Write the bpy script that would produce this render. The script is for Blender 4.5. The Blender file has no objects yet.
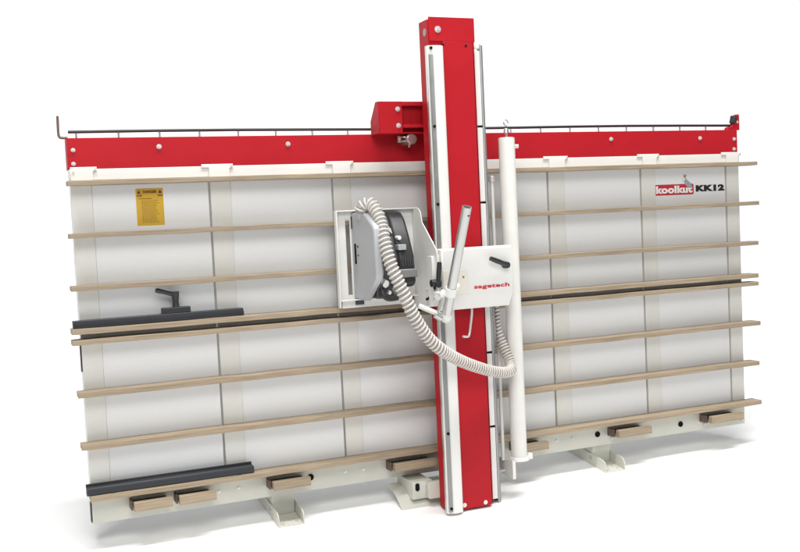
import bpy, bmesh, math, random
from mathutils import Vector, Matrix
random.seed(4)
sc = bpy.context.scene
C = sc.collection

# ------------------------------------------------------------------ camera
GZ = 0.225                       # height of the machine's datum above the floor
cam_d = bpy.data.cameras.new('camera'); cam = bpy.data.objects.new('camera', cam_d); C.objects.link(cam)
yaw, pitch, roll = map(math.radians, (22.9113, 10.0444, 0.1266))
f = Vector((math.sin(yaw)*math.cos(pitch), math.cos(yaw)*math.cos(pitch), -math.sin(pitch)))
r0 = Vector((math.cos(yaw), -math.sin(yaw), 0)); u0 = r0.cross(f)
rr = r0*math.cos(roll) + u0*math.sin(roll); uu = -r0*math.sin(roll) + u0*math.cos(roll)
cam.matrix_world = Matrix(((rr.x, uu.x, -f.x, -0.4061), (rr.y, uu.y, -f.y, -4.7916), (rr.z, uu.z, -f.z, 1.9234+GZ), (0, 0, 0, 1)))
cam_d.sensor_width = 36; cam_d.lens = 36*999.7/800; cam_d.clip_end = 200
sc.camera = cam

# ------------------------------------------------------------------ light
w = bpy.data.worlds.new('World'); sc.world = w; w.use_nodes = True
w.node_tree.nodes['Background'].inputs[0].default_value = (0.95, 0.98, 1.0, 1)
w.node_tree.nodes['Background'].inputs[1].default_value = 0.33
def lamp(name, loc, target, size, power, col=(1, 1, 1)):
    d = bpy.data.lights.new(name, 'AREA'); d.shape = 'RECTANGLE'; d.size, d.size_y = size
    d.energy = power; d.color = col
    o = bpy.data.objects.new(name, d); C.objects.link(o); o.location = loc
    o.rotation_euler = (Vector(target)-Vector(loc)).to_track_quat('-Z', 'Y').to_euler()
    return o
lamp('overhead_strip_light', (2.0, -1.3, 9.0), (2.0, 0.0, 0), (9.0, 1.0), 1030, (1, 0.99, 0.975))
lamp('added_front_fill', (-0.2, -4.8, 5.8), (2.9, 0, 1.0), (4.0, 2.4), 235, (1, 0.99, 0.97))  # added fill from the front, lifts the back panels
lamp('added_backdrop_fill', (4.0, 2.0, 7.0), (4.0, 12.0, 4.6), (38, 1.2), 1400, (1, 1, 1))  # added out-of-view fill that turns the backdrop wall white
sc.view_settings.view_transform = 'Standard'; sc.view_settings.look = 'None'
sc.view_settings.exposure = 0.0; sc.view_settings.gamma = 1
sc.render.engine = 'CYCLES'

# ------------------------------------------------------------------ materials
def mat(name, col, rough=0.5, metal=0.0, spec=0.5, bump=0.0, bscale=200, var=0.0, vscale=3.0, coat=0.0, trans=0.0, stretch=None):
    m = bpy.data.materials.new(name); m.use_nodes = True
    nt = m.node_tree; b = nt.nodes['Principled BSDF']
    b.inputs['Base Color'].default_value = (*col, 1); b.inputs['Roughness'].default_value = rough
    b.inputs['Metallic'].default_value = metal; b.inputs['Specular IOR Level'].default_value = spec
    b.inputs['Coat Weight'].default_value = coat
    b.inputs['Transmission Weight'].default_value = trans
    tc = nt.nodes.new('ShaderNodeTexCoord'); vec = tc.outputs['Object']
    if stretch:
        mp = nt.nodes.new('ShaderNodeMapping'); mp.inputs['Scale'].default_value = stretch
        nt.links.new(vec, mp.inputs['Vector']); vec = mp.outputs['Vector']
    if var > 0:
        n = nt.nodes.new('ShaderNodeTexNoise'); n.inputs['Scale'].default_value = vscale; n.inputs['Detail'].default_value = 5
        n.inputs['Roughness'].default_value = 0.65
        nt.links.new(vec, n.inputs['Vector'])
        r = nt.nodes.new('ShaderNodeMapRange'); r.inputs['From Min'].default_value = 0.25; r.inputs['From Max'].default_value = 0.75
        r.inputs['To Min'].default_value = 1-var; r.inputs['To Max'].default_value = 1+var
        nt.links.new(n.outputs['Fac'], r.inputs['Value'])
        mx = nt.nodes.new('ShaderNodeVectorMath'); mx.operation = 'SCALE'; mx.inputs[0].default_value = col
        nt.links.new(r.outputs['Result'], mx.inputs['Scale']); nt.links.new(mx.outputs['Vector'], b.inputs['Base Color'])
        r2 = nt.nodes.new('ShaderNodeMapRange'); r2.inputs['To Min'].default_value = max(0, rough-.08); r2.inputs['To Max'].default_value = min(1, rough+.1)
        nt.links.new(n.outputs['Fac'], r2.inputs['Value']); nt.links.new(r2.outputs['Result'], b.inputs['Roughness'])
    if bump > 0:
        n = nt.nodes.new('ShaderNodeTexNoise'); n.inputs['Scale'].default_value = bscale; n.inputs['Detail'].default_value = 3
        nt.links.new(vec, n.inputs['Vector'])
        bp = nt.nodes.new('ShaderNodeBump'); bp.inputs['Strength'].default_value = bump; bp.inputs['Distance'].default_value = 0.002
        nt.links.new(n.outputs['Fac'], bp.inputs['Height']); nt.links.new(bp.outputs['Normal'], b.inputs['Normal'])
    return m
M = dict(
    floor=mat('white_backdrop', (0.93, 0.93, 0.93), 0.9, spec=0.0),
    melamine=mat('speckled_melamine', (0.76, 0.768, 0.77), 0.48, bump=0.06, bscale=140, var=0.02, vscale=110),
    cream=mat('cream_paint', (0.70, 0.695, 0.655), 0.42, bump=0.12, bscale=160, var=0.04, vscale=9),
    rail=mat('pale_grey_green_paint', (0.58, 0.58, 0.515), 0.45, bump=0.15, bscale=140, var=0.06, vscale=7),
    white=mat('white_paint', (0.75, 0.74, 0.71), 0.33, bump=0.08, bscale=150, var=0.03, vscale=8),
    pearl=mat('white_enamel', (0.70, 0.695, 0.665), 0.3, bump=0.08, bscale=150, var=0.03, vscale=8),
    grey=mat('silver_grey_paint', (0.40, 0.41, 0.425), 0.38, metal=0.2, bump=0.1, var=0.05),
    red=mat('red_paint', (0.385, 0.008, 0.015), 0.5, spec=0.2, bump=0.14, bscale=130, var=0.06, vscale=5),
    black=mat('black_plastic', (0.018, 0.018, 0.02), 0.42, bump=0.1, var=0.1),
    anth=mat('anthracite_aluminium', (0.035, 0.038, 0.044), 0.42, metal=0.3, bump=0.1, var=0.08, vscale=12),
    darkgrey=mat('dark_grey_motor', (0.045, 0.045, 0.05), 0.5, bump=0.2, var=0.15, vscale=14),
    steel=mat('bare_steel', (0.60, 0.60, 0.58), 0.30, metal=0.9, var=0.08, vscale=20),
    tube=mat('satin_steel_tube', (0.50, 0.50, 0.49), 0.28, metal=0.75, var=0.06, vscale=16),
    steelgrey=mat('dull_steel', (0.26, 0.26, 0.255), 0.35, metal=0.5, var=0.1, vscale=10),
    bolt=mat('zinc_bolt', (0.75, 0.72, 0.70), 0.35, metal=0.6),
    brown=mat('rusty_steel', (0.16, 0.11, 0.085), 0.6, metal=0.3, bump=0.3, var=0.3, vscale=40),
    hole=mat('dark_hole', (0.01, 0.01, 0.01), 0.9, spec=0.1),
    hose=mat('ribbed_hose_plastic', (0.66, 0.63, 0.60), 0.2, var=0.12, vscale=22, trans=0.7),
    rib=mat('hose_spiral', (0.60, 0.575, 0.535), 0.28, var=0.08, vscale=25),
    yellow=mat('yellow_sticker', (0.62, 0.38, 0.025), 0.5, var=0.05, vscale=40),
    ochre=mat('sticker_print', (0.27, 0.15, 0.03), 0.6),
    maroon=mat('maroon_print', (0.10, 0.006, 0.03), 0.6),
    logored=mat('red_print', (0.50, 0.02, 0.035), 0.5),
    logowhite=mat('white_print', (0.85, 0.85, 0.83), 0.5),
    logoblack=mat('black_print', (0.008, 0.008, 0.008), 0.5),
    logogrey=mat('grey_print', (0.30, 0.34, 0.37), 0.5),
    crest=mat('orange_print', (0.45, 0.12, 0.03), 0.5),
    beige=mat('beige_recess', (0.60, 0.575, 0.50), 0.5, var=0.05, vscale=20),
)
# end-grained laminated wood (plywood battens)
def wood():
    m = bpy.data.materials.new('plywood'); m.use_nodes = True; nt = m.node_tree; b = nt.nodes['Principled BSDF']
    tc = nt.nodes.new('ShaderNodeTexCoord')
    mp = nt.nodes.new('ShaderNodeMapping'); mp.inputs['Scale'].default_value = (1.6, 40, 60)
    nt.links.new(tc.outputs['Object'], mp.inputs['Vector'])
    n = nt.nodes.new('ShaderNodeTexNoise'); n.inputs['Scale'].default_value = 2.2; n.inputs['Detail'].default_value = 6; n.inputs['Roughness'].default_value = 0.7
    nt.links.new(mp.outputs['Vector'], n.inputs['Vector'])
    n2 = nt.nodes.new('ShaderNodeTexNoise'); n2.inputs['Scale'].default_value = 2.5; n2.inputs['Detail'].default_value = 4
    nt.links.new(tc.outputs['Object'], n2.inputs['Vector'])
    cr = nt.nodes.new('ShaderNodeValToRGB'); e = cr.color_ramp.elements
    e[0].position = 0.33; e[0].color = (0.215, 0.163, 0.108, 1); e[1].position = 0.68; e[1].color = (0.41, 0.325, 0.225, 1)
    nt.links.new(n.outputs['Fac'], cr.inputs['Fac'])
    mx = nt.nodes.new('ShaderNodeMixRGB'); mx.blend_type = 'MULTIPLY'; mx.inputs['Fac'].default_value = 0.5
    cr2 = nt.nodes.new('ShaderNodeValToRGB'); cr2.color_ramp.elements[0].position = .3; cr2.color_ramp.elements[0].color = (.7, .68, .66, 1)
    cr2.color_ramp.elements[1].position = .7; cr2.color_ramp.elements[1].color = (1, 1, 1, 1)
    nt.links.new(n2.outputs['Fac'], cr2.inputs['Fac'])
    nt.links.new(cr.outputs['Color'], mx.inputs[1]); nt.links.new(cr2.outputs['Color'], mx.inputs[2])
    oi = nt.nodes.new('ShaderNodeObjectInfo'); mr = nt.nodes.new('ShaderNodeMapRange'); mr.inputs['To Min'].default_value = .88; mr.inputs['To Max'].default_value = 1.12
    vm = nt.nodes.new('ShaderNodeVectorMath'); vm.operation = 'SCALE'
    nt.links.new(oi.outputs['Random'], mr.inputs['Value']); nt.links.new(mx.outputs['Color'], vm.inputs[0]); nt.links.new(mr.outputs['Result'], vm.inputs['Scale'])
    nt.links.new(vm.outputs['Vector'], b.inputs['Base Color']); b.inputs['Roughness'].default_value = 0.62
    bp = nt.nodes.new('ShaderNodeBump'); bp.inputs['Strength'].default_value = 0.35; bp.inputs['Distance'].default_value = 0.002
    nt.links.new(n.outputs['Fac'], bp.inputs['Height']); nt.links.new(bp.outputs['Normal'], b.inputs['Normal'])
    return m
M['wood'] = wood()
M['hose'].node_tree.nodes['Principled BSDF'].inputs['IOR'].default_value = 1.06

# ------------------------------------------------------------------ helpers
# The frame of the saw leans back: (u, v, w) = along the frame, up the frame, out of the frame towards the operator.
TH = math.radians(7.2443); SI, CO = math.sin(TH), math.cos(TH)
def T(u, v, w): return Vector((u, v*SI - w*CO, v*CO + w*SI + GZ))
BASE = Vector((2.0, 0.0, 0.0))
def obj(name, bm, m, parent=None, bevel=0.0, smooth=40, base=None, world=False):
    """links a bmesh given in (u,v,w) (or in floor space with world=True) as ONE mesh object"""
    if not world:
        for vv in bm.verts: vv.co = T(*vv.co)
    if base is None:
        c0 = sum((v.co for v in bm.verts), Vector())/max(1, len(bm.verts))
    else: c0 = base
    for vv in bm.verts: vv.co -= c0
    bmesh.ops.recalc_face_normals(bm, faces=bm.faces)
    me = bpy.data.meshes.new(name); bm.to_mesh(me); bm.free()
    me.materials.append(M[m])
    for p in me.polygons: p.use_smooth = True
    me.set_sharp_from_angle(angle=math.radians(smooth))
    o = bpy.data.objects.new(name, me); C.objects.link(o)
    if parent is not None:
        o.parent = parent; o.location = c0 - world_loc(parent)
    else: o.location = c0
    if bevel:
        b = o.modifiers.new('bevel', 'BEVEL'); b.width = bevel; b.segments = 2; b.limit_method = 'ANGLE'; b.angle_limit = math.radians(50)
        b.harden_normals = False
    return o
def world_loc(o):
    l = Vector(o.location)
    while o.parent is not None: o = o.parent; l += Vector(o.location)
    return l
def B(): return bmesh.new()
def box(bm, a, b, tf=None):
    """a, b opposite corners"""
    vs = [bm.verts.new((x, y, z)) for x in (a[0], b[0]) for y in (a[1], b[1]) for z in (a[2], b[2])]
    for q in ((0, 1, 3, 2), (4, 6, 7, 5), (0, 4, 5, 1), (2, 3, 7, 6), (0, 2, 6, 4), (1, 5, 7, 3)): bm.faces.new([vs[i] for i in q])
    if tf:
        for v in vs: v.co = tf @ v.co
    return bm
def frame_axes(d):
    d = d.normalized(); a = Vector((0, 0, 1)) if abs(d.z) < .9 else Vector((1, 0, 0))
    x = d.cross(a).normalized(); return x, d.cross(x).normalized()
def cyl(bm, p, q, r, r2=None, n=24, cap=True, ang=0.0):
    p, q = Vector(p), Vector(q); x, y = frame_axes(q-p); r2 = r if r2 is None else r2
    A = [bm.verts.new(p + (x*math.cos(t)+y*math.sin(t))*r) for t in [ang+2*math.pi*i/n for i in range(n)]]
    D = [bm.verts.new(q + (x*math.cos(t)+y*math.sin(t))*r2) for t in [ang+2*math.pi*i/n for i in range(n)]]
    for i in range(n): bm.faces.new((A[i], A[(i+1) % n], D[(i+1) % n], D[i]))
    if cap: bm.faces.new(A); bm.faces.new(D[::-1])
    return bm
def ring(bm, p, q, ro, ri, n=28):
    p, q = Vector(p), Vector(q); x, y = frame_axes(q-p); L = []
    for c, r in ((p, ro), (q, ro), (q, ri), (p, ri)):
        L.append([bm.verts.new(c + (x*math.cos(2*math.pi*i/n)+y*math.sin(2*math.pi*i/n))*r) for i in range(n)])
    for k in range(4):
        for i in range(n): bm.faces.new((L[k][i], L[k][(i+1) % n], L[(k+1) % 4][(i+1) % n], L[(k+1) % 4][i]))
    return bm
def prism(bm, pts, lo, hi, axis):
    """polygon pts extruded along axis 'u' (pts=(w,v)), 'w' (pts=(u,v)) or 'v' (pts=(u,w))"""
    def P(a, b, t): return {'u': (t, b, a), 'w': (a, b, t), 'v': (a, t, b)}[axis]
    A = [bm.verts.new(P(a, b, lo)) for a, b in pts]; D = [bm.verts.new(P(a, b, hi)) for a, b in pts]
    n = len(pts)
    for i in range(n): bm.faces.new((A[i], A[(i+1) % n], D[(i+1) % n], D[i]))
    bm.faces.new(A); bm.faces.new(D[::-1]); return bm
def spline(pts, per=12):
    P = [Vector(p) for p in pts]; P = [2*P[0]-P[1]] + P + [2*P[-1]-P[-2]]; out = []
    for i in range(1, len(P)-2):
        a, b, c, d = P[i-1:i+3]
        for k in range(per):
            t = k/per; out.append(0.5*((2*b)+(c-a)*t+(2*a-5*b+4*c-d)*t*t+(3*b-a-3*c+d)*t**3))
    out.append(P[-2]); return out
def resample(P, step):
    out = [P[0]]; acc = 0
    for a, b in zip(P, P[1:]):
        L = (b-a).length; 
        if L == 0: continue
        t = step-acc
        while t <= L: out.append(a+(b-a)*(t/L)); t += step
        acc = (acc+L) % step
    return out
def frames(P):
    t = (P[1]-P[0]).normalized(); x, y = frame_axes(t); F = []
    for i, p in enumerate(P):
        t2 = (P[min(i+1, len(P)-1)]-P[max(i-1, 0)]).normalized()
        ax = t.cross(t2)
        if ax.length > 1e-7:
            R = Matrix.Rotation(t.angle(t2), 3, ax.normalized()); x = R @ x; y = R @ y
        t = t2; F.append((p, x.copy(), y.copy()))
    return F
def tube(bm, P, rad, n=16, cap=True):
    rings = []
    for i, (p, x, y) in enumerate(frames(P)):
        r = rad(i) if callable(rad) else rad
        rings.append([bm.verts.new(p+(x*math.cos(2*math.pi*k/n)+y*math.sin(2*math.pi*k/n))*r) for k in range(n)])
    for A, D in zip(rings, rings[1:]):
        for k in range(n): bm.faces.new((A[k], A[(k+1) % n], D[(k+1) % n], D[k]))
    if cap: bm.faces.new(rings[0][::-1]); bm.faces.new(rings[-1])
    return bm
def rbox2d(u0_, v0_, u1_, v1_, r, n=5):
    out = []
    for cx, cy, a in ((u1_-r, v1_-r, 0), (u0_+r, v1_-r, 90), (u0_+r, v0_+r, 180), (u1_-r, v0_+r, 270)):
        for k in range(n+1):
            t = math.radians(a+90*k/n); out.append((cx+r*math.cos(t), cy+r*math.sin(t)))
    return out
def hexbolt(bm, c, r=0.008, h=0.006, wash=True):
    u, v, w_ = c
    if wash: cyl(bm, (u, v, w_), (u, v, w_+0.0018), r*1.45)
    cyl(bm, (u, v, w_+0.0018), (u, v, w_+h), r, n=6)
    cyl(bm, (u, v, w_+h), (u, v, w_+h+0.002), r*0.55, n=12)
    return bm
def text(name, body, u, v, w_, width, height, m, parent, bold=0.0, slant=0.0, track=1.0, hmode='x'):
    cu = bpy.data.curves.new(name, 'FONT'); cu.body = body; cu.size = 1; cu.offset = bold; cu.space_character = track; cu.extrude = 0.0
    cu.resolution_u = 4
    to = bpy.data.objects.new('tmp', cu); C.objects.link(to)
    bpy.context.view_layer.update()
    me = bpy.data.meshes.new_from_object(to.evaluated_get(bpy.context.evaluated_depsgraph_get()))
    bpy.data.objects.remove(to); bm = B(); bm.from_mesh(me); bpy.data.meshes.remove(me)
    xs = [p.co.x for p in bm.verts]; ys = [p.co.y for p in bm.verts]
    for p in bm.verts:
        yy = (p.co.y-min(ys))/(max(ys)-min(ys)); xx = (p.co.x-min(xs))/(max(xs)-min(xs))
        p.co = Vector((u+xx*width+slant*yy*height, v+yy*height, w_))
    g = bmesh.ops.extrude_face_region(bm, geom=bm.faces[:])
    for e in g['geom']:
        if isinstance(e, bmesh.types.BMVert): e.co.z += 0.0008
    return obj(name, bm, m, parent)

# ------------------------------------------------------------------ setting: seamless white sweep
bm = B(); prof = [(-14, 0), (7, 0)]
for k in range(1, 13):
    a = math.radians(90*k/12); prof.append((7+4*math.sin(a), 4-4*math.cos(a)))
prof.append((11, 5.4))
L = []
for x in (-30, 34): L.append([bm.verts.new((x, y, z)) for y, z in prof])
for i in range(len(prof)-1): bm.faces.new((L[0][i], L[0][i+1], L[1][i+1], L[1][i]))
g = obj('backdrop', bm, 'floor', world=True, smooth=180, base=Vector((2, 0, 0))); g['kind'] = 'structure'

# ------------------------------------------------------------------ the saw
S = bpy.data.objects.new('panel_saw', None); C.objects.link(S); S.location = BASE
S['label'] = 'large upright panel saw with red top beam, red column, white back panels and wooden battens'
S['category'] = 'panel saw'

PO = [(0.0, .095), (.664, .766), (1.312, 1.408), (1.962, 2.055), (2.617, 2.722), (3.262, 3.362), (3.903, 3.998)]
PW = 0.012            # front plane of the posts
# back panels between posts
for i in range(6):
    a, b = PO[i][1]+0.0006, PO[i+1][0]-0.0095
    bm = B(); box(bm, (a, 0.0212, -0.012), (b, 1.56, 0.006)); obj('back_panel', bm, 'melamine', S, 0.001)
# posts: folded cream uprights, with hook brackets over the beam flange
for i, (a, b) in enumerate(PO):
    bm = B(); box(bm, (a, 0.0212, -0.075), (b, 1.546, PW)); box(bm, (a-.03, .0212, -.075), (a-.0005, 1.546, -.035)) if i else None
    po = obj('post', bm, 'cream', S, 0.002)
    lo, hi = (a+0.01, b+0.018) if i == 0 else (a-0.034, b+0.004) if i < 6 else (a-.05, b-.014)
    bm = B()
    prism(bm, [(lo+0.026 if i else lo-.01, 1.5475), (hi-0.01, 1.5475), (hi-.01, 1.590), (hi+0.008, 1.590), (hi+0.008, 1.611), (lo-.01, 1.611), (lo-.01, 1.594), (lo+.026 if i else lo-.01, 1.594)], 0.034, 0.0405, 'w')
    br = obj('hook_bracket', bm, 'white', S, 0.0015)
    bm = B(); cyl(bm, (hi+.0, 1.600, .0405), (hi+.0, 1.600, .046), .005, n=10)
    obj('bolt', bm, 'bolt', br)
    if i == 0:
        bm = B(); cyl(bm, (lo+.004, 1.588, .0405), (lo+.004, 1.588, .046), .005, n=10); obj('bolt', bm, 'bolt', br)
# thin black edge strips at the frame's left end
for v0_, v1_ in ((0.635, 0.765), (-0.10, -0.005)):
    bm = B(); box(bm, (-0.006, v0_, -0.03), (-0.0015, v1_, 0.012)); obj('edge_strip', bm, 'black', S, 0.001)
# bottom rail
bm = B(); box(bm, (0.0, -0.107, -0.085), (3.992, 0.0207, 0.014)); rail = obj('bottom_rail', bm, 'rail', S, 0.003)
for u_, v_ in ((1.104, -.036), (2.885, -.036), (3.49, -.05)):
    bm = B(); ring(bm, (u_, v_, .0145), (u_, v_, .018), .017, .0135); cyl(bm, (u_, v_, .0142), (u_, v_, .0155), .0134); obj('hole', bm, 'hole', rail)
for u_, v_ in ((.276, -.048), (1.296, -.034), (1.399, -.036), (2.603, -.036), (2.712, -.036), (2.985, -.072), (3.672, -.072), (3.962, -.085), (.62, -.04), (.72, -.036), (1.93, -.05), (2.33, -.06)):
    bm = B(); hexbolt(bm, (u_, v_, .0142), .0055, .005); obj('bolt', bm, 'steel', rail)
# wooden battens
VB = [1.5236, 1.2759, 1.0278, .8227, .7725, .5219, .272, .022]
LB = [-.021, -.028, -.035, -.045, -.046, -.035, -.035, -.010]
RB = [4.070, 4.077, 4.063, 4.058, 4.057, 4.064, 4.048, 4.056]
HB = [.0225, .024, .0245, .0265, .0245, .027, .026, .026]
battens = []
for v_, l_, r_, h_ in zip(VB, LB, RB, HB):
    bm = B(); n = 30
    js = [random.uniform(-.0012, .0012) for _ in range(n+1)]
    R_ = []
    for k in range(n+1):
        u_ = l_+(r_-l_)*k/n; d = js[k]
        R_.append([bm.verts.new(p) for p in ((u_, v_+d, .0125), (u_, v_+d, .10), (u_, v_+h_+d, .10), (u_, v_+h_+d, .0125))])
    for A, D in zip(R_, R_[1:]):
        for k in range(4): bm.faces.new((A[k], A[(k+1) % 4], D[(k+1) % 4], D[k]))
    bm.faces.new(R_[0]); bm.faces.new(R_[-1][::-1])
    o = obj('batten', bm, 'wood', S, 0.0025); battens.append(o)
# support shoes under the lowest batten
for a, b in ((.186, .37), (.402, .584), (.875, 1.073), (1.541, 1.793), (2.30, 2.489), (2.965, 3.199), (3.646, 3.893)):
    bm = B(); box(bm, (a, -.050, .088), (b, -.006, .122)); box(bm, (a+.004, -.050, .03), (b-.004, -.026, .088)); sh = obj('support_shoe', bm, 'wood', S, 0.0025)
    bm = B(); box(bm, (a-.004, -.026, .0142), (b-.02, -.018, .0875)); obj('dark_slab', bm, 'black', sh, 0.001)  # black slab in the recess behind the wooden lip
    bm = B(); box(bm, (a-.010, -.052, .0142), (a-.0005, -.006, .080)); obj('side_bracket', bm, 'brown', sh, 0.001)
# red top beam with its white lower flange
bm = B(); box(bm, (-.008, 1.602, -.07), (3.978, 1.7495, .03)); beam = obj('top_beam', bm, 'red', S, 0.0025)
bm = B(); box(bm, (-.004, 1.549, -.07), (3.985, 1.6015, .0335)); obj('lower_flange', bm, 'white', beam, 0.0015)
for u_, v_, r_ in ((.02, 1.692, .009), (.018, 1.627, .009), (.421, 1.702, .011), (1.073, 1.705, .011), (3.042, 1.704, .011), (3.69, 1.701, .011), (3.953, 1.692, .010), (3.950, 1.630, .010)):
    bm = B(); hexbolt(bm, (u_, v_, .0302), r_*.78, .010); obj('bolt', bm, 'bolt', beam)
# dark rod carried on little studs along the top of the beam
bm = B(); tube(bm, [Vector((u_/10*4.0+.006, 1.782+.003*math.sin(u_), -.02)) for u_ in range(0, 11)], .0075, 8); rod = obj('trip_rod', bm, 'black', S)
for k in range(20):
    u_ = .043+.1965*k
    bm = B(); cyl(bm, (u_, 1.7500, -.02), (u_, 1.782, -.02), .0052, n=8); obj('stud', bm, 'steel', rod)
# bent stop bar at the left end
bm = B(); P = spline([(.004, 1.7535, -.02), (-.024, 1.7545, -.02), (-.034, 1.760, -.02), (-.037, 1.775, -.02), (-.037, 1.81, -.02), (-.036, 1.858, -.02)], 6)
for A, D in zip(P, P[1:]): pass
tube(bm, P, .0065, 8); obj('end_stop', bm, 'brown', beam)
# red end stop with rubber buffer on the right end
bm = B(); prism(bm, [(3.925, 1.750), (3.935, 1.768), (3.962, 1.775), (3.985, 1.80), (3.99, 1.835), (4.012, 1.850), (4.022, 1.845), (4.022, 1.750)], -.03, .004, 'w')
es = obj('end_stop', bm, 'red', beam, 0.002)
bm = B(); prism(bm, [(3.965, 1.795), (3.988, 1.79), (3.999, 1.835), (3.978, 1.843)], -.028, .016, 'w'); obj('rubber_buffer', bm, 'black', es, 0.004)
bm = B(); hexbolt(bm, (4.005, 1.80, .0042), .006, .005); obj('bolt', bm, 'bolt', es)

# drive box on the beam, left of the column
bm = B()
prism(bm, [(.031, 1.742), (.031, 1.815), (.112, 1.908), (.15, 1.908), (.15, 1.742)], 1.530, 1.536, 'u')        # sloping left cheek
box(bm, (1.536, 1.742, .144), (1.665, 1.908, .15)); box(bm, (1.536, 1.900, .09), (1.86, 1.908, .144)); box(bm, (1.536, 1.742, .031), (1.86, 1.749, .144))
box(bm, (1.665, 1.785, .110), (1.86, 1.885, .116)); box(bm, (1.665, 1.885, .110), (1.86, 1.900, .150)); box(bm, (1.665, 1.770, .110), (1.86, 1.785, .160)); box(bm, (1.665, 1.749, .110), (1.86, 1.770, .116))
box(bm, (1.660, 1.785, .116), (1.6655, 1.885, .1435)); box(bm, (1.725, 1.795, .1165), (1.731, 1.875, .121))
db = obj('drive_box', bm, 'red', S, 0.0018)
for u_, v_ in ((1.640, 1.868), (1.641, 1.782)):
    bm = B(); hexbolt(bm, (u_, v_, .1503), .009, .008); obj('bolt', bm, 'bolt', db)
bm = B(); cyl(bm, (1.722, 1.714, .031), (1.722, 1.714, .128), .029); cyl(bm, (1.722, 1.714, .128), (1.722, 1.714, .134), .024)
cyl(bm, (1.722, 1.735, .09), (1.722, 1.757, .09), .007, n=10); cyl(bm, (1.722, 1.693, .09), (1.722, 1.672, .09), .007, n=10)
box(bm, (1.660, 1.722, .075), (1.700, 1.730, .105)); box(bm, (1.660, 1.700, .075), (1.700, 1.708, .105)); cyl(bm, (1.667, 1.698, .09), (1.667, 1.733, .09), .011, n=14)
kl = obj('locking_knob', bm, 'steel', S, 0.001)

# ---------------------------------------------------------------- column
bm = B()
prism(bm, [(1.758, .200), (2.027, .200), (2.027, .300), (1.758, .300)], -.246, 2.306, 'v')
col = obj('column', bm, 'red', S, 0.004)
bm = B(); box(bm, (1.7665, 2.195, .3005), (2.0275, 2.318, .3072)); obj('head_plate', bm, 'red', col, 0.0015)
bm = B(); box(bm, (1.842, -.250, .3005), (2.0145, 2.1945, .308)); obj('front_cover', bm, 'red', col, 0.0015)
bm = B(); box(bm, (1.8385, -.242, .3003), (1.8418, 2.17, .306)); box(bm, (2.0148, -.240, .3003), (2.0195, 2.17, .305)); obj('gap_shade', bm, 'hole', col)  # dark strips standing in for the shaded gaps beside the cover
bm = B(); cyl(bm, (1.7578, 2.243, .275), (1.7560, 2.243, .275), .020); obj('pulley', bm, 'steelgrey', col)
# guide rail (left): silver outer lip, rounded white nose
bm = B(); nose = [(1.744, .3085), (1.744, .326), (1.750, .332)]
nose += [(1.7925+.040*math.cos(math.radians(t)), .325+.017*math.sin(math.radians(t))) for t in range(165, -1, -11)] + [(1.8365, .3095), (1.8365, .3085), (1.762, .3085)]
prism(bm, nose, -.254, 2.168, 'v'); gr = obj('guide_rail', bm, 'pearl', col, 0.0)
bm = B(); prism(bm, [(1.7395, .306), (1.7395, .324), (1.7438, .326), (1.7438, .306)], -.25, 2.166, 'v'); obj('silver_lip', bm, 'steel', gr)
bm = B(); prism(bm, [(1.7470, .3345), (1.7470, .3315), (1.7540, .3362), (1.7675, .3415), (1.7665, .3445), (1.7525, .3395)], -.244, 2.12, 'v'); obj('nose_shade', bm, 'steelgrey', gr)  # grey strip colours in the shading on the nose's left curve
for k in range(7):
    v_ = 2.154-.3965*k
    if abs(v_-.964) < .1: continue
    bm = B(); cyl(bm, (1.7585, v_, .337), (1.7575, v_, .347), .0075, n=12); obj('bolt', bm, 'hole', gr)
# right guide rail, in lengths, with the toothed rack strip outside it
for k in range(6):
    a = -.241+.4005*k
    bm = B(); box(bm, (2.0275, a+.006, .248), (2.071, a+.3945, .272)); obj('rail_segment', bm, 'pearl', col, 0.003)
    bm = B(); cyl(bm, (2.0275, a, .262), (2.0725, a, .262), .0048, n=10); obj('joint_pin', bm, 'hole', col)
bm = B(); box(bm, (2.0275, 2.168, .248), (2.071, 2.186, .272)); obj('rail_segment', bm, 'pearl', col, 0.003)
bm = B(); box(bm, (2.0735, -.264, .235), (2.080, 2.19, .272)); obj('rack_strip', bm, 'grey', col, 0.001)
bm = B(); box(bm, (2.0803, -.264, .240), (2.094, 2.188, .262)); obj('rack', bm, 'steelgrey', col, 0.001)
for u_, v_, r_ in ((1.817, 2.255, .012), ):
    bm = B(); hexbolt(bm, (u_, v_, .3062), r_, .008); obj('bolt', bm, 'bolt', col)
for u_, v_ in ((1.842, 2.176), (1.973, 2.174)):
    bm = B(); cyl(bm, (u_, v_, .3082), (u_, v_, .3098), .0065); obj('screw_hole', bm, 'hole', col)
for u_, v_ in ((1.851, -.228), (1.975, -.232)):
    bm = B(); hexbolt(bm, (u_, v_, .3082), .008, .007); obj('bolt', bm, 'bolt', col)
# thin rod on the right with collar
bm = B(); cyl(bm, (2.150, -.05, .20), (2.150, 1.47, .20), .010, n=14); rd = obj('tie_rod', bm, 'pearl', col)
bm = B(); cyl(bm, (2.150, 1.47, .20), (2.150, 1.502, .20), .0165, n=18); obj('collar', bm, 'bolt', rd, .002)

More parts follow.
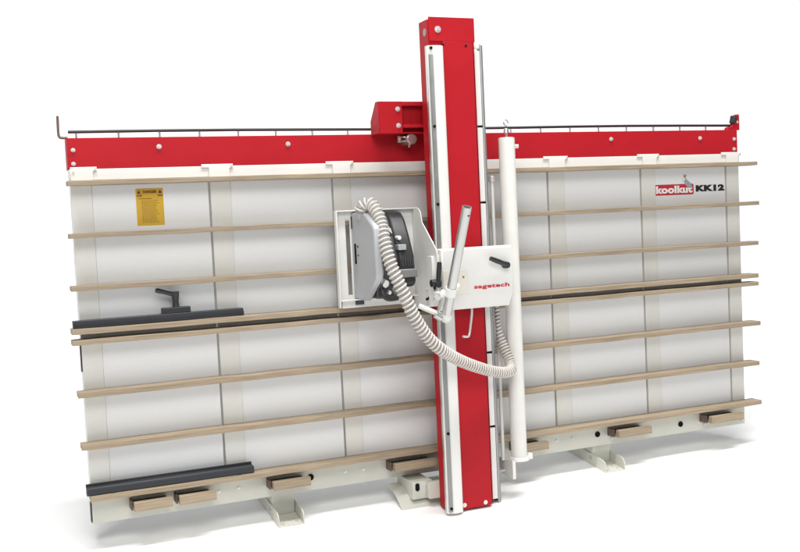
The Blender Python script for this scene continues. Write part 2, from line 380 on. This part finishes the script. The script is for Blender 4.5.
# ---------------------------------------------------------------- dust pipe
bm = B(); ring(bm, (2.222, -.035, .25), (2.222, 1.700, .25), .0435, .040, 40); pipe = obj('dust_pipe', bm, 'cream', S)
bm = B(); cyl(bm, (2.222, 1.690, .25), (2.222, 1.7025, .25), .0395, n=32); obj('pipe_cap', bm, 'white', pipe, .002)
bm = B(); cyl(bm, (2.222, 1.7025, .25), (2.222, 1.728, .25), .008, n=12); cyl(bm, (2.222, 1.728, .25), (2.222, 1.752, .25), .017, .012, n=20)
P = [Vector((2.222+.012*math.cos(t), 1.782+.016*math.sin(t), .25)) for t in [math.radians(a) for a in range(-90, 271, 20)]]
tube(bm, P, .004, 8, cap=False); obj('lifting_eye', bm, 'steel', pipe)
bm = B(); cyl(bm, (2.262, 1.655, .26), (2.284, 1.655, .26), .011, n=14); obj('bolt', bm, 'bolt', pipe)
bm = B(); ring(bm, (2.222, -.048, .25), (2.222, -.028, .25), .056, .043, 36)
box(bm, (2.275, -.052, .235), (2.300, -.020, .262))
obj('pipe_collar', bm, 'white', pipe, .002)
bm = B(); prism(bm, [(.016, -.055), (.29, -.035), (.29, -.140), (.20, -.135), (.016, -.10)], 2.158, 2.166, 'u'); prism(bm, [(.235, -.05), (.29, -.045), (.29, -.140), (.235, -.138)], 2.166, 2.176, 'u'); obj('pipe_bracket', bm, 'pearl', pipe, .001)
bm = B(); box(bm, (2.12, -.10, .0142), (2.166, -.045, .02)); box(bm, (2.12, -.115, .02), (2.160, -.105, .20)); obj('bracket_arm', bm, 'rail', pipe, .001)

# ---------------------------------------------------------------- carriage
bm = B()
prism(bm, [(.345, 1.133), (.410, 1.133), (.42, 1.124), (.42, .888), (.372, .816), (.345, .812)], 1.728, 2.135, 'u')
car = obj('carriage', bm, 'pearl', S, 0.006)
bm = B(); prism(bm, [(.345, 1.10), (.40, 1.10), (.404, 1.06), (.404, .90), (.36, .84), (.345, .84)], 1.682, 1.7275, 'u'); obj('side_lip', bm, 'pearl', car, .003)
bm = B(); box(bm, (1.732, .897, .4202), (1.868, 1.023, .4235)); wn = obj('scale_window', bm, 'beige', car, .001)
bm = B(); cyl(bm, (1.845, .985, .4236), (1.845, .985, .4245), .005); obj('indicator', bm, 'brown', wn)
text('lettering', 'sagetech', 1.905, .913, .4203, .206, .027, 'logored', car, bold=.035, track=1.08)
# clamp levers
def lever(parent, hub, tip, out, m='black', hr=.019):
    h = Vector(hub); t = Vector(tip)
    bm = B(); cyl(bm, h, h+Vector((0, 0, out*.8)), hr, hr*.85, n=20)
    e = h+Vector((0, 0, out*.7)); d = (t-e); n_ = 8
    tube(bm, [e+d*(k/n_) for k in range(n_+1)], lambda i: .0105+.003*math.sin(i/8*math.pi*.9), 12)
    o = obj('clamp_lever', bm, m, parent)
    bm = B(); cyl(bm, h+Vector((0, 0, out*.8)), h+Vector((0, 0, out*.8+.003)), hr*.5, n=16); obj('hub_cap', bm, 'darkgrey', o)
    return o
lever(car, (2.088, 1.032, .4205), (1.985, 1.072, .46), .04)
# little hanging hook under the carriage
bm = B(); P = spline([(1.926, .83, .34), (1.926, .79, .34), (1.915, .73, .342), (1.905, .685, .345), (1.893, .668, .35), (1.86, .672, .36)], 6)
tube(bm, P, .0065, 10); obj('hook', bm, 'bolt', car)

# ---------------------------------------------------------------- saw head
bm = B()
F0, F1, V0, V1 = 1.264, 1.70, .852, 1.3515
box(bm, (F0, V0, .136), (F0+.006, V1, .170)); box(bm, (F0+.006, V1-.006, .136), (F1, V1, .170))              # left wall, top
box(bm, (F0+.006, .888, .136), (F1, .894, .185))                                                              # shelf
box(bm, (F0+.02, .848, .140), (F1-.03, .888, .1455))                                                          # flange under shelf
box(bm, (F0+.006, .894, .136), (F0+.058, V1-.006, .1415))                                                     # back strip left
box(bm, (F0+.058, V1-.045, .136), (F1, V1-.006, .1415)); box(bm, (F0+.058, .894, .136), (F1, .915, .1415))
box(bm, (1.56, .915, .136), (F1, V1-.045, .1415)); box(bm, (1.345, .915, .136), (1.40, V1-.045, .1415))
head = obj('saw_head', bm, 'pearl', S, 0.0015)
rp = [(.120, 1.350), (.195, 1.352), (.232, 1.345), (.252, 1.325), (.262, 1.296), (.268, 1.272), (.300, 1.246), (.431, 1.131), (.440, 1.10), (.432, .94), (.415, .895), (.375, .862), (.317, .838), (.24, .824), (.16, .820), (.120, .820)]
bm = B(); prism(bm, rp, 1.6955, 1.7015, 'u'); sp = obj('pivot_plate', bm, 'pearl', head, 0.002)
# curved slot and its edge, on the plate's near corner
P = spline([(1.690, .97, .408), (1.690, .935, .400), (1.690, .905, .375), (1.690, .885, .335), (1.690, .875, .30)], 6)
bm = B(); tube(bm, P, .007, 8); obj('curved_slot', bm, 'hole', sp)
bm = B(); P = spline([(1.6945, 1.02, .437), (1.6945, .95, .436), (1.6945, .895, .415), (1.6945, .855, .365), (1.6945, .835, .30)], 6); tube(bm, P, .006, 8); obj('plate_edge', bm, 'white', sp)
bm = B(); hexbolt(bm, (0, 0, 0), .007, .006)
for v in bm.verts: v.co = Vector((1.695-v.co.z, .93+v.co.y, .30+v.co.x))
obj('bolt', bm, 'bolt', sp)
for dv in (1.165, 1.142):
    bm = B(); cyl(bm, (1.702, dv, .35), (1.716, dv, .35), .009, n=10); obj('bolt', bm, 'bolt', sp)
# black lever on plate
h = Vector((1.690, .965, .430)); bm = B(); cyl(bm, h+Vector((-.03, 0, 0)), h+Vector((.02, 0, 0)), .019, n=18)
cyl(bm, h+Vector((.0, 0, -.01)), h+Vector((.0, -.01, .03)), .014, n=14)
tube(bm, [h+Vector((.004+.012*k/6, .105*k/6, .012)) for k in range(7)], lambda i: .011+.002*math.sin(i/2), 12); obj('clamp_lever', bm, 'black', head)
# blade guard
gp = [(.150, 1.337), (.345, 1.332), (.378, 1.318), (.458, 1.268), (.472, 1.245), (.486, 1.030), (.478, 1.008), (.300, .890), (.150, .896)]
gp = [(a*.0+a-.012, b) for a, b in gp]
bm = B(); prism(bm, gp, 1.352, 1.392, 'u'); gd = obj('blade_guard', bm, 'grey', head, 0.010)
bm = B(); prism(bm, rbox2d(.182, 1.075, .205, 1.18, .008), 1.3500, 1.3518, 'u'); obj('guard_slot', bm, 'hole', gd)
bm = B(); prism(bm, rbox2d(.150, 1.255, .162, 1.32, .004), 1.3500, 1.3518, 'u'); obj('guard_slot', bm, 'hole', gd)
bm = B(); cyl(bm, (1.3516, 1.165, .232), (1.3490, 1.165, .232), .0055, n=12); cyl(bm, (1.3516, 1.12, .232), (1.3490, 1.12, .232), .004, n=12); obj('guard_screw', bm, 'hole', gd)
bm = B(); cyl(bm, (1.372, 1.318, .255), (1.366, 1.350, .285), .034, n=24); obj('hose_spigot', bm, 'grey', gd, .002)
bm = B(); cyl(bm, (1.396, 1.10, .30), (1.3985, 1.10, .30), .165, n=72); bl = obj('saw_blade', bm, 'steel', head)
# motor body
mp_ = [(.146, 1.338), (.19, 1.334), (.232, 1.300), (.290, 1.20), (.335, 1.105), (.346, .975), (.325, .948), (.146, .945)]
bm = B(); prism(bm, mp_, 1.405, 1.530, 'u'); mo = obj('motor', bm, 'darkgrey', head, 0.014)
bm = B(); prism(bm, [(max(.146, a-.006), b-.004 if b > 1.2 else b) for a, b in mp_], 1.5305, 1.622, 'u'); obj('motor_cap', bm, 'black', mo, 0.016)
bm = B(); prism(bm, [(.150, .998), (.3465, .998), (.3455, 1.040), (.150, 1.040)], 1.470, 1.6255, 'u'); obj('motor_band', bm, 'steelgrey', mo, .004)
for k in range(5):
    bm = B(); box(bm, (1.548+.014*k, 1.055, .300), (1.554+.014*k, 1.092, .3385)); obj('cooling_rib', bm, 'darkgrey', mo, .001)
bm = B(); prism(bm, [(1.478, 1.272), (1.512, 1.250), (1.520, 1.222), (1.484, 1.246)], .270, .292, 'w'); obj('rating_plate', bm, 'beige', mo, .001)
bm = B(); cyl(bm, (1.548, 1.200, .25), (1.548, 1.200, .315), .011, n=16); obj('switch', bm, 'white', mo, .002)
bm = B(); box(bm, (1.532, 1.138, .27), (1.575, 1.166, .334)); obj('switch_plate', bm, 'grey', mo, .002)
P = spline([(1.42, .985, .36), (1.41, .935, .39), (1.43, .905, .40), (1.48, .90, .38), (1.53, .905, .34), (1.57, .915, .28)], 6)
bm = B(); tube(bm, P, .013, 12); obj('handle', bm, 'black', mo)
bm = B(); cyl(bm, (1.42, .985, .372), (1.43, .975, .40), .020, n=18); cyl(bm, (1.445, .935, .38), (1.45, .930, .395), .011, n=14); obj('depth_knob', bm, 'steel', mo, .002)
bm = B(); prism(bm, [(1.40, .90), (1.50, .90), (1.47, .99), (1.42, 1.08), (1.40, 1.08)], .30, .345, 'w'); obj('brush_cover', bm, 'darkgrey', mo, .008)
bm = B(); box(bm, (1.355, .862, .146), (1.400, .886, .156)); obj('latch', bm, 'darkgrey', head, .001)

# feed lever: grey tube with pivot, ball joint and link
t0, t1 = Vector((1.749, 1.338, .69)), Vector((1.7225, .790, .455))
bm = B(); d = (t0-t1).normalized(); ring(bm, t1, t0, .0235, .0185, 32); lv = obj('feed_lever', bm, 'tube', S)
pv = t1+(t0-t1)*.24
bm = B(); cyl(bm, t0-d*.045+Vector((.004, 0, .018)), t0-d*.045+Vector((.005, 0, .0255)), .006, n=12); obj('lever_hole', bm, 'hole', lv)
bm = B(); cyl(bm, t0-d*.0015, t0-d*.003, .0183, n=24); obj('bore', bm, 'darkgrey', lv)
bm = B(); ring(bm, pv-d*.022, pv+d*.022, .031, .0236, 28)
cyl(bm, pv+Vector((-.05, -.03, -.06)), pv+Vector((-.035, 0, -.005)), .017, n=16); cyl(bm, pv+Vector((.03, .012, 0)), pv+Vector((.052, .03, -.02)), .012, n=12)
cyl(bm, (pv.x-.045, pv.y-.01, .424), (pv.x-.045, pv.y-.01, pv.z), .014, n=14)
obj('pivot_clamp', bm, 'pearl', lv, .002)
e = t1
bm = B(); bmesh.ops.create_icosphere(bm, subdivisions=3, radius=.030, matrix=Matrix.Translation(e)); obj('ball_joint', bm, 'pearl', lv)
bm = B(); tube(bm, [e+(Vector((1.60, .855, .40))-e)*(k/6) for k in range(7)], .0135, 14); obj('link_arm', bm, 'pearl', lv)
bm = B(); cyl(bm, e+Vector((-.022, -.004, .0)), e+Vector((-.055, .02, -.01)), .020, n=16); obj('link_nut', bm, 'steel', lv, .002)

# ---------------------------------------------------------------- hose
HP = [(1.356, 1.345, .285), (1.362, 1.366, .30), (1.391, 1.379, .33), (1.405, 1.335, .38), (1.409, 1.27, .42), (1.405, 1.196, .46), (1.419, 1.074, .50), (1.467, .94, .52), (1.524, .808, .52), (1.619, .679, .50), (1.760, .581, .46), (1.919, .509, .42), (2.05, .468, .385), (2.135, .464, .352), (2.163, .492, .30), (2.152, .565, .262), (2.142, .639, .235), (2.136, .714, .225), (2.134, .86, .225)]
P = resample(spline(HP, 14), .0015); N = len(P)
def taper(i): s = i/N; return .031 if s < .55 else .031-.003*min(1, (s-.55)/.15) if s < .86 else max(.014, .028-.0150*(s-.86)/.05)
bm = B(); Q = P[::5]; tube(bm, Q, lambda i: taper(min(N-1, i*5))*.93, 20); hs = obj('dust_hose', bm, 'hose', S)
FR = frames(P); HX = []; ph = 0
for i, (p, x, y) in enumerate(FR):
    pit = .0185 if i/N < .55 else .0145 if i/N < .86 else .020
    ph += 2*math.pi*.0015/pit; r_ = taper(i)*.985; HX.append(p+(x*math.cos(ph)+y*math.sin(ph))*r_)
# finer helix
def lerpF(i0, t):
    a, b = FR[i0], FR[i0+1]; return a[0].lerp(b[0], t), a[1].lerp(b[1], t), a[2].lerp(b[2], t)
HX = []; ph = 0
for i in range(N-1):
    pit = .0225 if i/N < .50 else .0165 if i/N < .86 else .020
    for t in (0, .5):
        p, x, y = lerpF(i, t); r_ = taper(i)*.93; HX.append(p+(x*math.cos(ph)+y*math.sin(ph))*r_); ph += 2*math.pi*.00075/pit
bm = B(); tube(bm, HX, lambda i: .0052 if i < .5*len(HX) else .0040, 8); obj('spiral_rib', bm, 'rib', hs, smooth=90)
bm = B(); cyl(bm, (2.134, .84, .225), (2.134, .92, .225), .028, n=24); obj('hose_cuff', bm, 'pearl', hs, .002)

# ---------------------------------------------------------------- feet (level with the floor)
def foot(x, y0=.04, y1=-.155, wd=.138, name='foot'):
    bm = B(); t = .006; a, b = x, x+wd
    box(bm, (a, y1, .0), (b, y0+.30, t))
    def cheek(xx):
        pts = [(y0+.30, t), (y1, t), (y1+.002, .040), (y1+.014, .060), (y1+.035, .068), (y0+.30, .068)]
        A = [bm.verts.new((xx, p[0], p[1])) for p in pts]; D = [bm.verts.new((xx+t, p[0], p[1])) for p in pts]; n = len(pts)
        for i in range(n): bm.faces.new((A[i], A[(i+1) % n], D[(i+1) % n], D[i]))
        bm.faces.new(A); bm.faces.new(D[::-1])
    cheek(a); cheek(b-t)
    o = obj(name, bm, 'rail', S, .001, world=True)
    bm = B(); box(bm, (a+.008, -.005, t+.0005), (b-.008, .085, .1185)); obj('foot_post', bm, 'rail', o, .002, world=True)
    for dx, dy in ((.03, .02), (.105, .03), (.055, .065), (.09, .075)):
        bm = B(); cyl(bm, (a+dx, y1+dy, t+.0003), (a+dx, y1+dy, t+.006), .008, n=6); obj('bolt', bm, 'bolt', o, world=True)
    bm = B(); cyl(bm, (a-.0005, .0, .045), (a-.006, .0, .045), .009, n=12); obj('bolt', bm, 'steel', o, world=True)
    return o
foot(.888); foot(2.858)
# middle foot: wide curved tread with a box-section strut to the column
bm = B(); n = 10; top = []
for k in range(n+1):
    t = k/n; yy = .02-.21*t; zz = .072-.068*t**2.2; top.append((yy, zz))
A = []
for xx in (1.552, 2.02):
    A.append([bm.verts.new((xx, y, z)) for y, z in top]+[bm.verts.new((xx, y-.002, max(0, z-.006))) for y, z in top[::-1]])
m_ = len(A[0])
for i in range(m_): bm.faces.new((A[0][i], A[0][(i+1) % m_], A[1][(i+1) % m_], A[1][i]))
bm.faces.new(A[0]); bm.faces.new(A[1][::-1])
mf = obj('foot', bm, 'rail', S, .001, world=True)
bm = B(); prism(bm, [(-.06, -.108), (.160, -.108), (.160, -.150), (.150, -.205), (-.06, -.205)], 1.622, 1.735, 'u'); st = obj('strut', bm, 'rail', mf, .002)
bm = B(); prism(bm, rbox2d(1.636, -.158, 1.660, -.116, .011), .1602, .1625, 'w'); obj('strut_opening', bm, 'hole', st)
bm = B(); cyl(bm, (1.705, -.140, .1602), (1.705, -.140, .167), .010, n=14); obj('bolt', bm, 'steel', st)
bm = B(); box(bm, (1.70, -.20, .163), (1.95, -.112, .198)); obj('column_mount', bm, 'rail', mf, .002)

# ---------------------------------------------------------------- stickers
bm = B(); prism(bm, rbox2d(0.2990, 1.3215, 0.4305, 1.502, .004), 0.0062, 0.0070, 'w'); st = obj('warning_sticker', bm, 'yellow', S)
st['label'] = 'yellow warning sticker with fine print'
text('heading', 'DANGER', 0.3340, 1.478, 0.0071, .066, .014, 'maroon', st, bold=.03)
bm = B()
for cx in (0.3140, 0.4160): prism(bm, [(cx-.009, 1.478), (cx+.009, 1.478), (cx, 1.494)], 0.0071, 0.0078, 'w')
obj('warning_triangle', bm, 'maroon', st)
bm = B()
for a, b in ((0.3050, 0.3290), (0.4040, 0.4270)): box(bm, (a, 1.462, 0.0071), (b, 1.473, 0.0076))
box(bm, (0.3130, 1.450, 0.0071), (0.3740, 1.4545, 0.0076))
rnd = random.Random(7)
for k in range(17):
    v_ = 1.441-.0066*k; x_ = 0.3240
    while x_ < 0.4080-rnd.random()*.02:
        l_ = rnd.uniform(.004, .014); box(bm, (x_, v_, 0.0071), (min(x_+l_, 0.4120), v_+.0026, 0.0075)); x_ += l_+.003
obj('fine_print', bm, 'ochre', st)
# name badge
bm = B(); prism(bm, rbox2d(3.3600, 1.3605, 3.6500, 1.4255, .010), 0.0062, 0.0070, 'w'); lg = obj('name_badge', bm, 'logored', S)
text('lettering', 'koolkut', 3.3680, 1.371, 0.0071, .272, .046, 'logowhite', lg, bold=.045, track=1.05)
text('lettering', 'KK12', 3.6660, 1.3755, 0.0065, .220, .040, 'logoblack', lg, bold=.075, track=1.12)
bm = B()
body = [(3.5660, 1.444), (3.5780, 1.462), (3.5880, 1.466), (3.5980, 1.452), (3.6260, 1.432), (3.6400, 1.404), (3.6280, 1.398), (3.6080, 1.404), (3.5880, 1.420), (3.5800, 1.438)]
prism(bm, body, 0.0074, 0.0080, 'w'); obj('bird_emblem', bm, 'logogrey', lg)
bm = B(); prism(bm, [(3.5800, 1.467), (3.5720, 1.476), (3.5820, 1.475), (3.5820, 1.487), (3.5890, 1.476), (3.6000, 1.480), (3.5900, 1.467)], 0.0074, 0.0080, 'w'); obj('bird_crest', bm, 'crest', lg)
bm = B(); prism(bm, [(3.5680, 1.446), (3.5780, 1.461), (3.5870, 1.463), (3.5820, 1.450), (3.5760, 1.441)], 0.0081, 0.0084, 'w'); obj('bird_face', bm, 'logowhite', lg)

# ---------------------------------------------------------------- two loose stop rails lying on battens
def stop_rail(v0_, l_, r_, h_, w0, w1, label, lip=False):
    base = T((l_+r_)/2, v0_, (w0+w1)/2)
    e_ = bpy.data.objects.new('stop_rail', None); C.objects.link(e_); e_.location = base
    e_['label'] = label; e_['category'] = 'stop rail'; e_['group'] = 'black stop rails on the battens'
    bm = B()
    if lip: prism(bm, [(w0, v0_), (w1, v0_), (w1, v0_+h_*.72), (w1-.004, v0_+h_*.76), (w0+.012, v0_+h_*.76), (w0+.012, v0_+h_), (w0, v0_+h_)], l_, r_, 'u')
    else: prism(bm, [(w0, v0_), (w1, v0_), (w1, v0_+h_), (w0, v0_+h_)], l_, r_, 'u')
    b_ = obj('bar', bm, 'anth', e_, .0025)
    bm = B(); box(bm, (r_+.0003, v0_+.003, w0+.003), (r_+.003, v0_+h_*.7-.003, w1-.004)); obj('end_cap', bm, 'black', b_, .001)
    bm = B(); box(bm, (l_+.004, v0_+h_*.42, w1+.0002), (r_-.004, v0_+h_*.46, w1+.0008)); obj('groove', bm, 'black', b_)
    return e_
s1 = stop_rail(.8227+.0268, -.036, .782, .037, .028, .076, 'black stop rail with a clamp lever, lying on the middle batten at left')
bm = B(); box(bm, (.381, .8865, .036), (.520, .916, .072)); cb = obj('clamp_block', bm, 'black', s1, .003)
bm = B(); cyl(bm, (.452, .916, .054), (.452, .950, .054), .017, .014, n=18); cyl(bm, (.452, .950, .054), (.452, .992, .054), .016, .020, n=18)
tube(bm, [Vector((.452, .978, .054)), Vector((.43, .983, .056)), Vector((.40, .993, .06)), Vector((.370, 1.002, .064)), Vector((.358, 1.005, .066))], lambda i: (.013, .011, .0105, .012, .011)[i], 12)
obj('clamp_lever', bm, 'anth', cb)
s2 = stop_rail(.022+.0263, -.024, .787, .049, .032, .084, 'plain black stop rail without a lever, lying on the lowest batten at left', True)
bm = B(); box(bm, (.09, .0485, .084+.0002), (.11, .058, .088)); box(bm, (.70, .0485, .0842), (.72, .058, .088)); obj('foot_clip', bm, 'black', s2, .001)
